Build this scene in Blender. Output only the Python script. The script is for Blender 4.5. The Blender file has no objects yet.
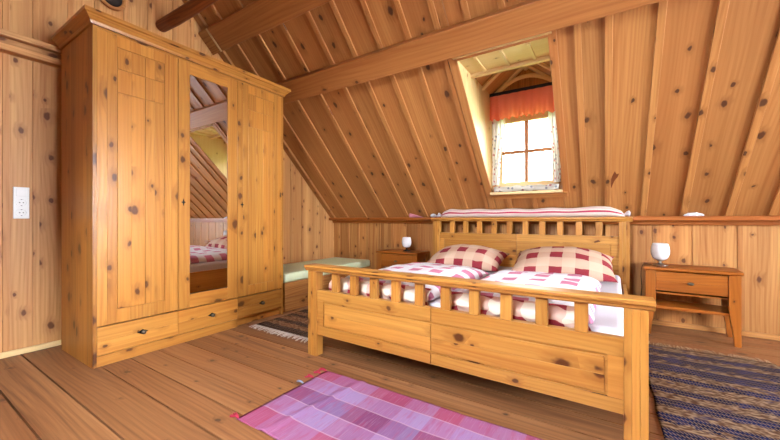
import bpy, bmesh, math, random
from mathutils import Vector, Matrix, noise

random.seed(7)
S = bpy.context.scene
COL = S.collection
PI = math.pi
C45 = math.sqrt(0.5)

# ------------------------------------------------------------------ node helpers
def new_mat(name):
    m = bpy.data.materials.new(name)
    m.use_nodes = True
    nt = m.node_tree
    b = nt.nodes['Principled BSDF']
    return m, nt, b

class NT:
    """tiny helper for building node graphs"""
    def __init__(self, nt): self.nt = nt
    def n(self, t, **kw):
        x = self.nt.nodes.new(t)
        for k, v in kw.items(): setattr(x, k, v)
        return x
    def link(self, a, b): self.nt.links.new(a, b)
    def put(self, sock, v):
        if hasattr(v, 'is_output') or isinstance(v, bpy.types.NodeSocket): self.link(v, sock)
        else: sock.default_value = v
    def math(self, op, a, b=None, c=None, clamp=False):
        x = self.n('ShaderNodeMath', operation=op, use_clamp=clamp)
        self.put(x.inputs[0], a)
        if b is not None: self.put(x.inputs[1], b)
        if c is not None: self.put(x.inputs[2], c)
        return x.outputs[0]
    def comb(self, a, b, c=0.0):
        x = self.n('ShaderNodeCombineXYZ')
        for i, v in enumerate((a, b, c)): self.put(x.inputs[i], v)
        return x.outputs[0]
    def uv(self, name='UVMap'):
        x = self.n('ShaderNodeUVMap', uv_map=name)
        s = self.n('ShaderNodeSeparateXYZ'); self.link(x.outputs[0], s.inputs[0])
        return s.outputs[0], s.outputs[1]
    def noise(self, vec, scale=1.0, detail=2.0, rough=0.5, dim='2D'):
        x = self.n('ShaderNodeTexNoise', noise_dimensions=dim)
        self.link(vec, x.inputs['Vector'])
        x.inputs['Scale'].default_value = scale
        x.inputs['Detail'].default_value = detail
        x.inputs['Roughness'].default_value = rough
        return x.outputs[0]
    def voronoi(self, vec, scale=1.0, rnd=1.0):
        x = self.n('ShaderNodeTexVoronoi', voronoi_dimensions='2D', feature='F1')
        self.link(vec, x.inputs['Vector'])
        x.inputs['Scale'].default_value = scale
        x.inputs['Randomness'].default_value = rnd
        s = self.n('ShaderNodeSeparateColor'); self.link(x.outputs['Color'], s.inputs[0])
        return x.outputs['Distance'], s.outputs[0], s.outputs[1]
    def mix(self, f, a, b, blend='MIX'):
        x = self.n('ShaderNodeMix', data_type='RGBA', blend_type=blend)
        self.put(x.inputs[0], f)
        for sock, v in ((x.inputs[6], a), (x.inputs[7], b)):
            if isinstance(v, tuple): sock.default_value = (*v, 1.0) if len(v) == 3 else v
            else: self.link(v, sock)
        return x.outputs[2]
    def smooth(self, v, lo, hi):
        x = self.n('ShaderNodeMapRange', interpolation_type='SMOOTHSTEP')
        self.put(x.inputs[0], v); self.put(x.inputs[1], lo); self.put(x.inputs[2], hi)
        return x.outputs[0]
    def bump(self, h, strength, dist, b):
        x = self.n('ShaderNodeBump')
        x.inputs['Strength'].default_value = strength
        x.inputs['Distance'].default_value = dist
        self.link(h, x.inputs['Height']); self.link(x.outputs[0], b.inputs['Normal'])

def srgb(r, g, b):
    f = lambda c: (c/255/12.92) if c/255 <= 0.04045 else ((c/255+0.055)/1.055)**2.4
    return (f(r), f(g), f(b))

def pine(name, light, dark, knot, density=0.45, rough=0.4, grain=1.0, red=None, tint=0.22, kscale=1.0, spec=0.4, contrast=1.0, ksize=1.0):
    warm = lambda c: (c[0], c[1]*0.985, c[2]*0.84)
    light, dark = warm(light), warm(dark); red = warm(red) if red else None
    m, nt, b = new_mat(name); N = NT(nt)
    u, v = N.uv(); r1, r2 = N.uv('rnd')
    kv = N.comb(N.math('MULTIPLY', u, 4.6*kscale), N.math('MULTIPLY', v, 6.8*kscale))
    wob = N.noise(N.comb(N.math('MULTIPLY', u, 14.0), N.math('MULTIPLY', v, 22.0)), 1.0, 2.0)
    dist, c1, c2 = N.voronoi(kv)
    dist = N.math('ADD', dist, N.math('MULTIPLY_ADD', wob, 0.15, -0.075))
    thr = N.math('MULTIPLY_ADD', N.math('MULTIPLY', c1, c1), 0.10*ksize, 0.045*ksize)
    has = N.math('LESS_THAN', c2, density)
    kn = N.math('MULTIPLY', N.math('SUBTRACT', 1.0, N.smooth(dist, N.math('MULTIPLY', thr, 0.45), thr)), has)
    halo = N.math('MULTIPLY', N.math('SUBTRACT', 1.0, N.smooth(dist, thr, N.math('MULTIPLY', thr, 2.8))), has)
    n1 = N.noise(N.comb(N.math('MULTIPLY', u, 0.55), N.math('MULTIPLY', v, 4.0)), 1.0, 1.0)
    g = N.math('ADD', N.math('MULTIPLY', v, 34.0*grain), N.math('MULTIPLY', n1, 6.0))
    g = N.math('ADD', g, N.math('MULTIPLY', halo, 0.6))
    ring = N.math('MULTIPLY_ADD', N.math('SINE', N.math('MULTIPLY', g, 2*PI)), 0.5, 0.5)
    ring = N.math('POWER', ring, 2.0)
    st = N.noise(N.comb(N.math('MULTIPLY', u, 1.2), N.math('MULTIPLY', v, 70.0)), 1.0, 4.0, 0.62)
    broad = N.noise(N.comb(N.math('MULTIPLY', u, 0.35), N.math('MULTIPLY', v, 13.0)), 1.0, 2.0)
    f = N.math('ADD', N.math('MULTIPLY', ring, 0.22*contrast), N.math('MULTIPLY', N.math('SUBTRACT', st, 0.36), 0.9*contrast))
    f = N.math('ADD', f, N.math('MULTIPLY', N.math('SUBTRACT', broad, 0.36), 1.1*contrast), clamp=True)
    col = N.mix(f, light, dark)
    red = red or tuple(0.6*a+0.4*c for a, c in zip(dark, light))
    col = N.mix(N.math('MULTIPLY', r2, 0.55), col, red)
    hsv = N.n('ShaderNodeHueSaturation')
    N.link(col, hsv.inputs['Color'])
    N.link(N.math('MULTIPLY_ADD', r1, tint, 1.0 - tint/2), hsv.inputs['Value'])
    col = N.mix(N.math('MULTIPLY', halo, 0.35), hsv.outputs[0], tuple(0.5*a+0.5*c for a, c in zip(dark, knot)))
    col = N.mix(N.math('MULTIPLY', kn, 0.92), col, knot)
    N.link(col, b.inputs['Base Color'])
    b.inputs['Roughness'].default_value = rough
    b.inputs['Specular IOR Level'].default_value = spec
    N.bump(N.math('ADD', N.math('MULTIPLY', ring, 0.5), st), 0.15, 0.002, b)
    return m

def plain(name, col, rough=0.5, metal=0.0, spec=0.5, noise_amt=0.08):
    m, nt, b = new_mat(name); N = NT(nt)
    tc = N.n('ShaderNodeTexCoord')
    nz = N.noise(tc.outputs['Object'], 40.0, 2.0, dim='3D')
    dk = tuple(c*(1-2*noise_amt) for c in col)
    N.link(N.mix(nz, dk, col), b.inputs['Base Color'])
    b.inputs['Roughness'].default_value = rough
    b.inputs['Metallic'].default_value = metal
    b.inputs['Specular IOR Level'].default_value = spec
    return m

def check(name, P, both, one, none, rough=0.85, ph=(0.0, 0.0), sheen=0.0, one2=None):
    """woven check: blocks where both stripes cross"""
    m, nt, b = new_mat(name); N = NT(nt)
    u, v = N.uv()
    wob = N.noise(N.comb(u, v), 9.0, 2.0)
    w = N.math('MULTIPLY_ADD', wob, 0.06, -0.03)
    su = N.math('LESS_THAN', N.math('FRACT', N.math('ADD', N.math('MULTIPLY_ADD', u, 1/P, ph[0]), w)), 0.5)
    sv = N.math('LESS_THAN', N.math('FRACT', N.math('ADD', N.math('MULTIPLY_ADD', v, 1/P, ph[1]), w)), 0.5)
    c = N.mix(su, none, one); c = N.mix(sv, c, N.mix(su, one2 or one, both))
    fine = N.noise(N.comb(N.math('MULTIPLY', u, 260.0), N.math('MULTIPLY', v, 260.0)), 1.0, 1.0)
    c = N.mix(N.math('MULTIPLY', fine, 0.08), c, (0.9, 0.85, 0.85))
    N.link(c, b.inputs['Base Color'])
    b.inputs['Roughness'].default_value = rough
    b.inputs['Sheen Weight'].default_value = sheen
    b.inputs['Specular IOR Level'].default_value = 0.1
    return m

# ------------------------------------------------------------------ mesh builder
class MB:
    def __init__(self):
        self.bm = bmesh.new()
        self.uv = self.bm.loops.layers.uv.new('UVMap')
        self.rn = self.bm.loops.layers.uv.new('rnd')
    def _paint(self, faces, grain, M=None, inv=None, rnd=None):
        ou, ov = random.uniform(0, 40), random.uniform(0, 40)
        r = rnd or (random.random(), random.random())
        gi = 'xyz'.index(grain)
        for f in faces:
            f.normal_update()
            n = f.normal if inv is None else (inv.to_3x3() @ f.normal)
            ax = max(range(3), key=lambda i: abs(n[i]))
            oth = [i for i in range(3) if i != ax]
            if gi in oth:
                a = gi; c = [i for i in oth if i != gi][0]
            else: a, c = oth
            for l in f.loops:
                p = l.vert.co if inv is None else inv @ l.vert.co
                l[self.uv].uv = (p[a]+ou, p[c]+ov + ax*0.37)
                l[self.rn].uv = r
    def box(self, x0, x1, y0, y1, z0, z1, grain='x', M=None, rnd=None):
        cs = [(x0,y0,z0),(x1,y0,z0),(x1,y1,z0),(x0,y1,z0),(x0,y0,z1),(x1,y0,z1),(x1,y1,z1),(x0,y1,z1)]
        vs = [self.bm.verts.new(M @ Vector(c) if M else c) for c in cs]
        fs = [self.bm.faces.new([vs[i] for i in q]) for q in
              ((3,2,1,0),(4,5,6,7),(0,1,5,4),(1,2,6,5),(2,3,7,6),(3,0,4,7))]
        self._paint(fs, grain, M, M.inverted() if M else None, rnd)
        return fs
    def prism(self, poly, axis, a0, a1, grain=None, M=None, rnd=None):
        """poly: 2D points in the two other axes (order xyz minus axis)"""
        ai = 'xyz'.index(axis); oth = [i for i in range(3) if i != ai]
        def P(p, a):
            c = [0, 0, 0]; c[ai] = a; c[oth[0]] = p[0]; c[oth[1]] = p[1]
            return M @ Vector(c) if M else Vector(c)
        A = [self.bm.verts.new(P(p, a0)) for p in poly]
        B = [self.bm.verts.new(P(p, a1)) for p in poly]
        n = len(poly); fs = []
        for i in range(n):
            j = (i+1) % n
            fs.append(self.bm.faces.new((A[i], A[j], B[j], B[i])))
        fs.append(self.bm.faces.new(A[::-1])); fs.append(self.bm.faces.new(B))
        self._paint(fs, grain or axis, M, M.inverted() if M else None, rnd)
        return fs
    def lathe(self, prof, seg=28, center=(0,0,0), axis='z', squash=(1,1), cap=True):
        rings = []
        for r, h in prof:
            ring = []
            for k in range(seg):
                t = 2*PI*k/seg
                a, c = r*math.cos(t)*squash[0], r*math.sin(t)*squash[1]
                p = {'z': (a, c, h), 'x': (h, a, c), 'y': (a, h, c)}[axis]
                ring.append(self.bm.verts.new(Vector(p)+Vector(center)))
            rings.append(ring)
        fs = []
        for i in range(len(rings)-1):
            for k in range(seg):
                j = (k+1) % seg
                fs.append(self.bm.faces.new((rings[i][k], rings[i][j], rings[i+1][j], rings[i+1][k])))
        if cap:
            fs.append(self.bm.faces.new(rings[0][::-1])); fs.append(self.bm.faces.new(rings[-1]))
        self._paint(fs, axis)
        return fs
    def tube(self, pts, r, seg=8, grain='x', rfun=None):
        pts = [Vector(p) for p in pts]; rings = []
        for i, p in enumerate(pts):
            d = (pts[min(i+1, len(pts)-1)] - pts[max(i-1, 0)]).normalized()
            up = Vector((0,0,1)) if abs(d.z) < 0.9 else Vector((1,0,0))
            s = d.cross(up).normalized(); t = s.cross(d).normalized()
            rr = rfun(i/(len(pts)-1)) if rfun else r
            rings.append([self.bm.verts.new(p + s*math.cos(2*PI*k/seg)*rr + t*math.sin(2*PI*k/seg)*rr) for k in range(seg)])
        fs = []
        for i in range(len(rings)-1):
            for k in range(seg):
                j = (k+1) % seg
                fs.append(self.bm.faces.new((rings[i][k], rings[i][j], rings[i+1][j], rings[i+1][k])))
        fs.append(self.bm.faces.new(rings[0][::-1])); fs.append(self.bm.faces.new(rings[-1]))
        self._paint(fs, grain)
        return fs
    def sheet(self, fn, nu, nv, uvs=(1, 1), thick=0.0, uvfn=None):
        """grid of fn(s,t), s,t in 0..1; closed second skin if thick>0 (offset along -z handled by fn2)"""
        V = [[self.bm.verts.new(fn(i/nu, j/nv)) for i in range(nu+1)] for j in range(nv+1)]
        fs = []
        for j in range(nv):
            for i in range(nu):
                f = self.bm.faces.new((V[j][i], V[j][i+1], V[j+1][i+1], V[j+1][i]))
                for l, (a, c) in zip(f.loops, ((i,j),(i+1,j),(i+1,j+1),(i,j+1))):
                    l[self.uv].uv = uvfn(a/nu, c/nv) if uvfn else (a/nu*uvs[0], c/nv*uvs[1])
                fs.append(f)
        return V
    def skins(self, top, bot, nu, nv, uvs):
        """closed soft body from a top and a bottom grid that share their rim"""
        rim = lambda i, j: i in (0, nu) or j in (0, nv)
        T = [[self.bm.verts.new(top(i/nu, j/nv)) for i in range(nu+1)] for j in range(nv+1)]
        B = [[T[j][i] if rim(i, j) else self.bm.verts.new(bot(i/nu, j/nv)) for i in range(nu+1)] for j in range(nv+1)]
        for G, flip in ((T, False), (B, True)):
            for j in range(nv):
                for i in range(nu):
                    q = [(i,j),(i+1,j),(i+1,j+1),(i,j+1)]
                    if flip: q = q[::-1]
                    try: f = self.bm.faces.new([G[c][a] for a, c in q])
                    except ValueError: continue
                    for l, (a, c) in zip(f.loops, q):
                        l[self.uv].uv = (a/nu*uvs[0], c/nv*uvs[1])
                    f.smooth = True
    def build(self, name, mat, parent=None, origin=None, bevel=0.0, smooth=False, recalc=True, seg=2):
        bm = self.bm
        if origin is not None:
            o = Vector(origin)
            for v in bm.verts: v.co -= o
        if recalc: bmesh.ops.recalc_face_normals(bm, faces=bm.faces)
        me = bpy.data.meshes.new(name); bm.to_mesh(me); bm.free()
        if smooth:
            for p in me.polygons: p.use_smooth = True
        me.materials.append(mat)
        ob = bpy.data.objects.new(name, me); COL.objects.link(ob)
        if parent is not None: ob.parent = parent
        elif origin is not None: ob.location = origin
        if bevel > 0:
            md = ob.modifiers.new('bevel', 'BEVEL'); md.width = bevel; md.segments = seg
            md.limit_method = 'ANGLE'; md.angle_limit = 0.6; md.use_clamp_overlap = True
        return ob

def tag(o, label=None, cat=None, group=None, kind=None):
    if label: o['label'] = label
    if cat: o['category'] = cat
    if group: o['group'] = group
    if kind: o['kind'] = kind
    return o
def struct(o):
    o['kind'] = 'structure'; return o
def thing(name, loc, label, cat, rz=0.0, group=None):
    o = bpy.data.objects.new(name, None); COL.objects.link(o)
    o.empty_display_size = 0.1
    o.location = loc; o.rotation_euler = (0, 0, rz)
    return tag(o, label, cat, group)
def copy_tree(o, parent=None):
    c = o.copy(); COL.objects.link(c)
    if parent is not None: c.parent = parent
    for ch in list(o.children): copy_tree(ch, c)
    return c

# ------------------------------------------------------------------ materials
KN = srgb(78, 38, 18)
M_WALL = pine('pine_wall', srgb(206, 154, 98), srgb(150, 90, 45), srgb(92, 48, 22), 0.7, 0.5, red=srgb(180, 116, 66), tint=0.34, kscale=0.8, contrast=1.25)
M_GABLE = pine('pine_gable', srgb(226, 176, 124), srgb(176, 114, 68), srgb(100, 54, 26), 0.7, 0.5, red=srgb(198, 134, 84), tint=0.30, kscale=0.8, contrast=1.15)
M_CEIL = pine('pine_ceiling', srgb(192, 138, 86), srgb(148, 92, 48), srgb(70, 36, 18), 0.6, 0.5, red=srgb(170, 106, 60), tint=0.26, kscale=0.7, contrast=1.0, ksize=1.05)
M_FLOOR = pine('larch_floor', srgb(168, 121, 87), srgb(100, 61, 39), srgb(70, 40, 24), 0.35, 0.35, red=srgb(144, 94, 64), tint=0.18, contrast=1.3)
M_HONEY = pine('pine_honey', srgb(196, 141, 72), srgb(146, 84, 32), srgb(80, 38, 15), 0.7, 0.28, red=srgb(192, 126, 58), tint=0.26, spec=0.5, kscale=0.8, contrast=1.0, ksize=1.45)
M_BED = pine('pine_bed', srgb(212, 158, 86), srgb(164, 100, 40), srgb(84, 40, 16), 0.6, 0.3, red=srgb(188, 122, 56), tint=0.34, spec=0.5, kscale=0.85, contrast=1.0, ksize=1.35)
M_STAND = pine('pine_nightstand', srgb(180, 108, 42), srgb(128, 62, 18), srgb(76, 34, 12), 0.3, 0.32, red=srgb(152, 82, 26), tint=0.14, spec=0.5, contrast=1.1)
M_BEAM = pine('spruce_beam', srgb(200, 142, 86), srgb(142, 82, 40), srgb(88, 46, 22), 0.5, 0.5, red=srgb(168, 104, 56), tint=0.1, kscale=0.5, contrast=1.2)
M_LOG = pine('dark_log', srgb(180, 104, 54), srgb(90, 42, 18), srgb(50, 22, 10), 0.4, 0.55, contrast=2.0)
M_LEDGE = pine('ledge_wood', srgb(180, 106, 48), srgb(132, 66, 24), KN, 0.15, 0.4, tint=0.08)
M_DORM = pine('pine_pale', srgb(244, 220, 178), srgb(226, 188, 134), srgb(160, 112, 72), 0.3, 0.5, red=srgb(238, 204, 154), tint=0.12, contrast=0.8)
M_DARKWOOD = plain('seam_shadow_board', srgb(90, 54, 34), 0.8)
M_IRON = plain('black_iron', srgb(30, 27, 25), 0.4, 0.6)
M_PEWTER = plain('antique_pewter', srgb(120, 112, 100), 0.3, 0.9)
M_STEEL = plain('brushed_nickel', srgb(190, 184, 176), 0.28, 1.0)
M_WHITE = plain('white_plastic', srgb(232, 234, 236), 0.35, noise_amt=0.02)
M_HOLE = plain('socket_shadow_grey', srgb(120, 120, 122), 0.6)
M_GLASSW = plain('opal_glass', srgb(236, 236, 240), 0.25, noise_amt=0.02)
M_SHEET = plain('white_sheet', srgb(226, 224, 236), 0.9, spec=0.1, noise_amt=0.03)
M_GREEN = plain('pale_green_cover', srgb(236, 246, 206), 0.9, spec=0.1, noise_amt=0.05)
M_GRASS = plain('meadow', srgb(120, 150, 80), 0.9, spec=0.1, noise_amt=0.3)
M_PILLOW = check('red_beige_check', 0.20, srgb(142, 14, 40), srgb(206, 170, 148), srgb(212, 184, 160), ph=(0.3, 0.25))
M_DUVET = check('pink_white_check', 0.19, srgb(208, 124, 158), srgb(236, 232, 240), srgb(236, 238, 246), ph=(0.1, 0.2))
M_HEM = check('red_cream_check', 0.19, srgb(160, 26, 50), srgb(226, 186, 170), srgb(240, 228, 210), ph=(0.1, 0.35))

def mat_mirror():
    m, nt, b = new_mat('mirror_glass')
    b.inputs['Base Color'].default_value = (0.86, 0.87, 0.86, 1)
    b.inputs['Metallic'].default_value = 1.0; b.inputs['Roughness'].default_value = 0.015
    return m
M_MIRROR = mat_mirror()

def mat_pane():
    m, nt, b = new_mat('window_glass'); N = NT(nt)
    nt.nodes.remove(b)
    t = N.n('ShaderNodeBsdfTransparent'); g = N.n('ShaderNodeBsdfGlossy')
    g.inputs['Roughness'].default_value = 0.02
    fr = N.n('ShaderNodeFresnel'); fr.inputs[0].default_value = 1.3
    mx = N.n('ShaderNodeMixShader')
    N.link(fr.outputs[0], mx.inputs[0]); N.link(t.outputs[0], mx.inputs[1]); N.link(g.outputs[0], mx.inputs[2])
    N.link(mx.outputs[0], nt.nodes['Material Output'].inputs[0])
    return m
M_PANE = mat_pane()

def mat_cloth(name, col, spots=None, trans=0.45):
    m, nt, b = new_mat(name); N = NT(nt)
    nt.nodes.remove(b)
    u, v = N.uv()
    vec = N.comb(u, v)
    fine = N.noise(vec, 150.0, 2.0)
    c = N.mix(N.math('MULTIPLY', fine, 0.3), col, tuple(x*0.8 for x in col))
    if spots:
        d, r1, r2 = N.voronoi(vec, 22.0)
        msk = N.math('MULTIPLY', N.math('LESS_THAN', d, 0.26), N.math('LESS_THAN', r1, 0.42))
        c = N.mix(N.math('MULTIPLY', msk, 0.75), c, N.mix(N.math('GREATER_THAN', r2, 0.5), spots[0], spots[1]))
    df = N.n('ShaderNodeBsdfDiffuse'); tr = N.n('ShaderNodeBsdfTranslucent')
    N.link(c, df.inputs[0]); N.link(c, tr.inputs[0])
    mx = N.n('ShaderNodeMixShader'); mx.inputs[0].default_value = trans
    N.link(df.outputs[0], mx.inputs[1]); N.link(tr.outputs[0], mx.inputs[2])
    N.link(mx.outputs[0], nt.nodes['Material Output'].inputs[0])
    return m
M_CORAL = mat_cloth('coral_cotton', srgb(244, 132, 98), None, 0.6)
M_FLORAL = mat_cloth('floral_voile', srgb(240, 236, 228), (srgb(190, 60, 70), srgb(120, 130, 150)), 0.4)

def mat_bolster():
    m, nt, b = new_mat('striped_linen'); N = NT(nt)
    u, v = N.uv()
    f = N.math('FRACT', N.math('MULTIPLY_ADD', v, 3.0, 0.03))
    s = N.math('LESS_THAN', N.math('ABSOLUTE', N.math('SUBTRACT', f, 0.5)), 0.085)
    s2 = N.math('LESS_THAN', N.math('ABSOLUTE', N.math('SUBTRACT', f, 0.18)), 0.02)
    c = N.mix(s, srgb(228, 212, 204), srgb(178, 56, 86)); c = N.mix(s2, c, srgb(200, 110, 130))
    N.link(c, b.inputs['Base Color']); b.inputs['Roughness'].default_value = 0.9
    b.inputs['Specular IOR Level'].default_value = 0.1
    return m
M_BOLSTER = mat_bolster()

def mat_pinkrug():
    """rag rug: five bands across, irregular blocks along, fine weft ribs and thin pale lines"""
    m, nt, b = new_mat('pink_rag_rug'); N = NT(nt)
    u, v = N.uv()
    wob = N.math('MULTIPLY_ADD', N.noise(N.comb(N.math('MULTIPLY', u, 6.0), N.math('MULTIPLY', v, 6.0)), 1.0, 1.0), 0.012, -0.006)
    vv = N.math('ADD', v, wob)
    ramp = N.n('ShaderNodeValToRGB'); ramp.color_ramp.interpolation = 'CONSTANT'
    N.link(N.math('DIVIDE', vv, 0.65), ramp.inputs[0])
    e = ramp.color_ramp.elements
    bands = [(0.0, srgb(176, 72, 112)), (0.23, srgb(166, 130, 182)), (0.43, srgb(112, 62, 118)), (0.63, srgb(168, 136, 190)), (0.82, srgb(174, 68, 104))]
    e[0].position = 0; e[0].color = (*bands[0][1], 1); e[1].position = bands[1][0]; e[1].color = (*bands[1][1], 1)
    for p, c in bands[2:]:
        x = e.new(p); x.color = (*c, 1)
    cr = N.n('ShaderNodeValToRGB'); cr.color_ramp.interpolation = 'CONSTANT'
    N.link(N.math('FRACT', N.math('DIVIDE', u, 0.82)), cr.inputs[0])
    cols = [(0.0, srgb(178, 92, 130)), (0.17, srgb(170, 132, 188)), (0.36, srgb(166, 152, 206)), (0.52, srgb(172, 104, 136)), (0.62, srgb(146, 62, 104)), (0.80, srgb(170, 132, 184)), (0.92, srgb(168, 154, 204))]
    e = cr.color_ramp.elements
    e[0].position = 0; e[0].color = (*cols[0][1], 1); e[1].position = cols[1][0]; e[1].color = (*cols[1][1], 1)
    for p, c in cols[2:]:
        x = e.new(p); x.color = (*c, 1)
    c = N.mix(0.42, ramp.outputs[0], cr.outputs[0])
    rib = N.noise(N.comb(N.math('MULTIPLY', u, 150.0), N.math('MULTIPLY', v, 8.0)), 1.0, 2.0)
    blot = N.noise(N.comb(N.math('MULTIPLY', u, 40.0), N.math('MULTIPLY', v, 9.0)), 1.0, 2.0)
    c = N.mix(N.math('MULTIPLY', N.smooth(blot, 0.5, 0.75), 0.34), c, srgb(178, 62, 100))
    c = N.mix(N.math('MULTIPLY', N.smooth(rib, 0.5, 0.8), 0.22), c, srgb(206, 176, 206))
    for p in (0.23, 0.43, 0.63, 0.82):
        ln = N.math('LESS_THAN', N.math('ABSOLUTE', N.math('SUBTRACT', N.math('DIVIDE', vv, 0.65), p)), 0.006)
        c = N.mix(N.math('MULTIPLY', ln, 0.6), c, srgb(206, 172, 196))
    c = N.mix(0.36, c, srgb(104, 74, 92))
    N.link(c, b.inputs['Base Color']); b.inputs['Roughness'].default_value = 0.95
    b.inputs['Specular IOR Level'].default_value = 0.05
    N.bump(rib, 0.5, 0.004, b)
    return m
M_PINKRUG = mat_pinkrug()

def mat_stripe_rug(name, navy, beige, brown):
    m, nt, b = new_mat(name); N = NT(nt)
    u, v = N.uv()
    wv = N.math('MULTIPLY_ADD', N.noise(N.comb(N.math('MULTIPLY', u, 3.0), N.math('MULTIPLY', v, 10.0)), 1.0, 1.0), 0.02, -0.01)
    vv = N.math('ADD', v, wv)
    band = N.noise(N.comb(0.0, N.math('MULTIPLY', vv, 9.5)), 1.0, 1.0)
    f = N.math('FRACT', N.math('ADD', N.math('MULTIPLY', vv, 5.6), N.math('MULTIPLY', band, 0.9)))
    isn = N.smooth(N.math('ADD', f, N.math('MULTIPLY_ADD', N.noise(N.comb(N.math('MULTIPLY', u, 22.0), N.math('MULTIPLY', v, 40.0)), 1.0, 2.0), 0.5, -0.25)), 0.36, 0.48)
    # slanting stitches of pale weft
    st = N.math('FRACT', N.math('ADD', N.math('MULTIPLY', u, 62.0), N.math('MULTIPLY', v, 34.0)))
    row = N.math('FRACT', N.math('MULTIPLY', v, 30.0))
    stitch = N.math('MULTIPLY', N.math('LESS_THAN', st, 0.32), N.math('LESS_THAN', row, 0.66))
    nz = N.noise(N.comb(N.math('MULTIPLY', u, 30.0), N.math('MULTIPLY', v, 60.0)), 1.0, 2.0)
    big = N.noise(N.comb(N.math('MULTIPLY', u, 8.0), N.math('MULTIPLY', v, 16.0)), 1.0, 2.0)
    dark = N.mix(N.smooth(big, 0.45, 0.6), tuple(x*0.45 for x in navy), navy)
    dk = N.mix(N.math('MULTIPLY', stitch, 0.85), dark, beige)
    lt = N.mix(N.smooth(nz, 0.35, 0.7), brown, beige)
    lt = N.mix(N.math('MULTIPLY', N.smooth(big, 0.6, 0.72), 0.6), lt, navy)
    c = N.mix(isn, lt, dk)
    N.link(c, b.inputs['Base Color']); b.inputs['Roughness'].default_value = 0.95
    b.inputs['Specular IOR Level'].default_value = 0.05
    N.bump(nz, 0.6, 0.005, b)
    return m
M_NAVY = mat_stripe_rug('navy_beige_rag_rug', srgb(20, 30, 76), srgb(146, 124, 100), srgb(84, 60, 44))
M_BROWNRUG = mat_stripe_rug('brown_rag_rug', srgb(52, 44, 46), srgb(150, 116, 88), srgb(104, 70, 48))

# ------------------------------------------------------------------ the room
XL, XR = -3.70, 4.20            # gable walls
YB = 4.12                       # back knee wall
def roof_z(y): return min(5.1 - y, y + 3.1)

# floor: planks running along x
mb = MB()
joints = [-2.1, -1.88, -1.66, -1.47, -1.25, -1.06, -0.84, -0.63, -0.44, -0.22, 0.0, 0.22, 0.442, 0.646, 0.885, 1.054, 1.236,
          1.43, 1.62, 1.82, 2.0, 2.2, 2.4, 2.58, 2.8, 3.0, 3.2, 3.38, 3.6, 3.8, 4.0, 4.2]
for a, c in zip(joints, joints[1:]):
    mb.box(-3.75, XR+0.05, a+0.005, c-0.005, -0.035, 0.0, 'x')
mb.box(-3.9, XR+0.2, -2.2, 4.3, -0.10, -0.034, 'x', rnd=(0.0, 1.0))
struct(mb.build('floor', M_FLOOR))

# left gable wall
mb = MB()
mb.box(XL-0.10, XL-0.02, -2.1, 4.25, -0.05, 4.15, 'z')
y = -2.06
ys = [-2.06, -1.85, -1.62, -1.42, -1.2, -1.0, -0.79, -0.6, -0.38, -0.18, 0.02, 0.22, 0.40, 0.575, 0.73, 0.93, 1.10, 1.31, 1.5, 1.72, 1.9, 2.12, 2.3, 2.52, 2.71, 2.9, 3.07, 3.24, 3.44, 3.665, 3.87, 4.13]
for a, c in zip(ys, ys[1:]):
    mb.box(XL-0.02, XL, a+0.002, c-0.002, 0, min(4.12, max(roof_z(a), roof_z(c), 1.0)), 'z')
    if c < 4.0:
        mb.box(XL, XL+0.010, c-0.018, c+0.018, 0, min(4.1, roof_z(c)), 'z')
struct(mb.build('wall_left', M_GABLE, bevel=0.002, seg=1))
# rail moulding running along the gable wall
mb = MB()
mb.box(XL, XL+0.10, -2.0, 3.0-0.35, 2.312, 2.357, 'y')
mb.box(XL, XL+0.055, -2.0, 2.65, 2.262, 2.312, 'y')
mb.box(XL, XL+0.085, -2.0, 2.65, 2.216, 2.262, 'y')
struct(mb.build('trim_2', M_GABLE, bevel=0.004))

# back knee wall
mb = MB()
mb.box(-3.85, XR+0.15, YB+0.02, YB+0.10, -0.05, 1.1, 'z')
xs = [-3.70, -3.59, -3.40, -3.20, -3.03, -2.80, -2.58, -2.37, -2.15, -1.93, -1.72, -1.5, -1.28, -1.07, -0.86, -0.64, -0.42, -0.2, 0.02, 0.22, 0.40, 0.69, 0.99, 1.27, 1.55, 1.85, 2.1, 2.36, 2.62, 2.9, 3.2, 3.5, 3.8, 4.2]
for a, c in zip(xs, xs[1:]):
    mb.box(a+0.002, c-0.002, YB, YB+0.02, 0, 1.0, 'z')
    if c < 4.1:
        w = 0.022 if c < 0.3 else 0.016
        mb.box(c-w, c+w, YB-(0.012 if c < 0.3 else 0.006), YB, 0, 0.995, 'z')
struct(mb.build('wall_back', M_WALL, bevel=0.002, seg=1))
# ledge along the top of the knee wall
mb = MB()
mb.box(XL+0.01, XR, 3.985, YB, 0.995, 1.035, 'x')
mb.box(XL+0.01, XR, 4.075, YB-0.001, 0.955, 0.995, 'x')
struct(mb.build('trim_1', M_LEDGE, bevel=0.006))
mb = MB(); mb.box(-3.66, XR, YB-0.034, YB-0.013, 0, 0.045, 'x')
struct(mb.build('baseboard_back', M_WALL, bevel=0.004))
mb = MB(); mb.box(XL+0.011, XL+0.034, -2.0, 4.08, 0, 0.04, 'y')
struct(mb.build('baseboard_left', M_DORM, bevel=0.004))

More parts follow.
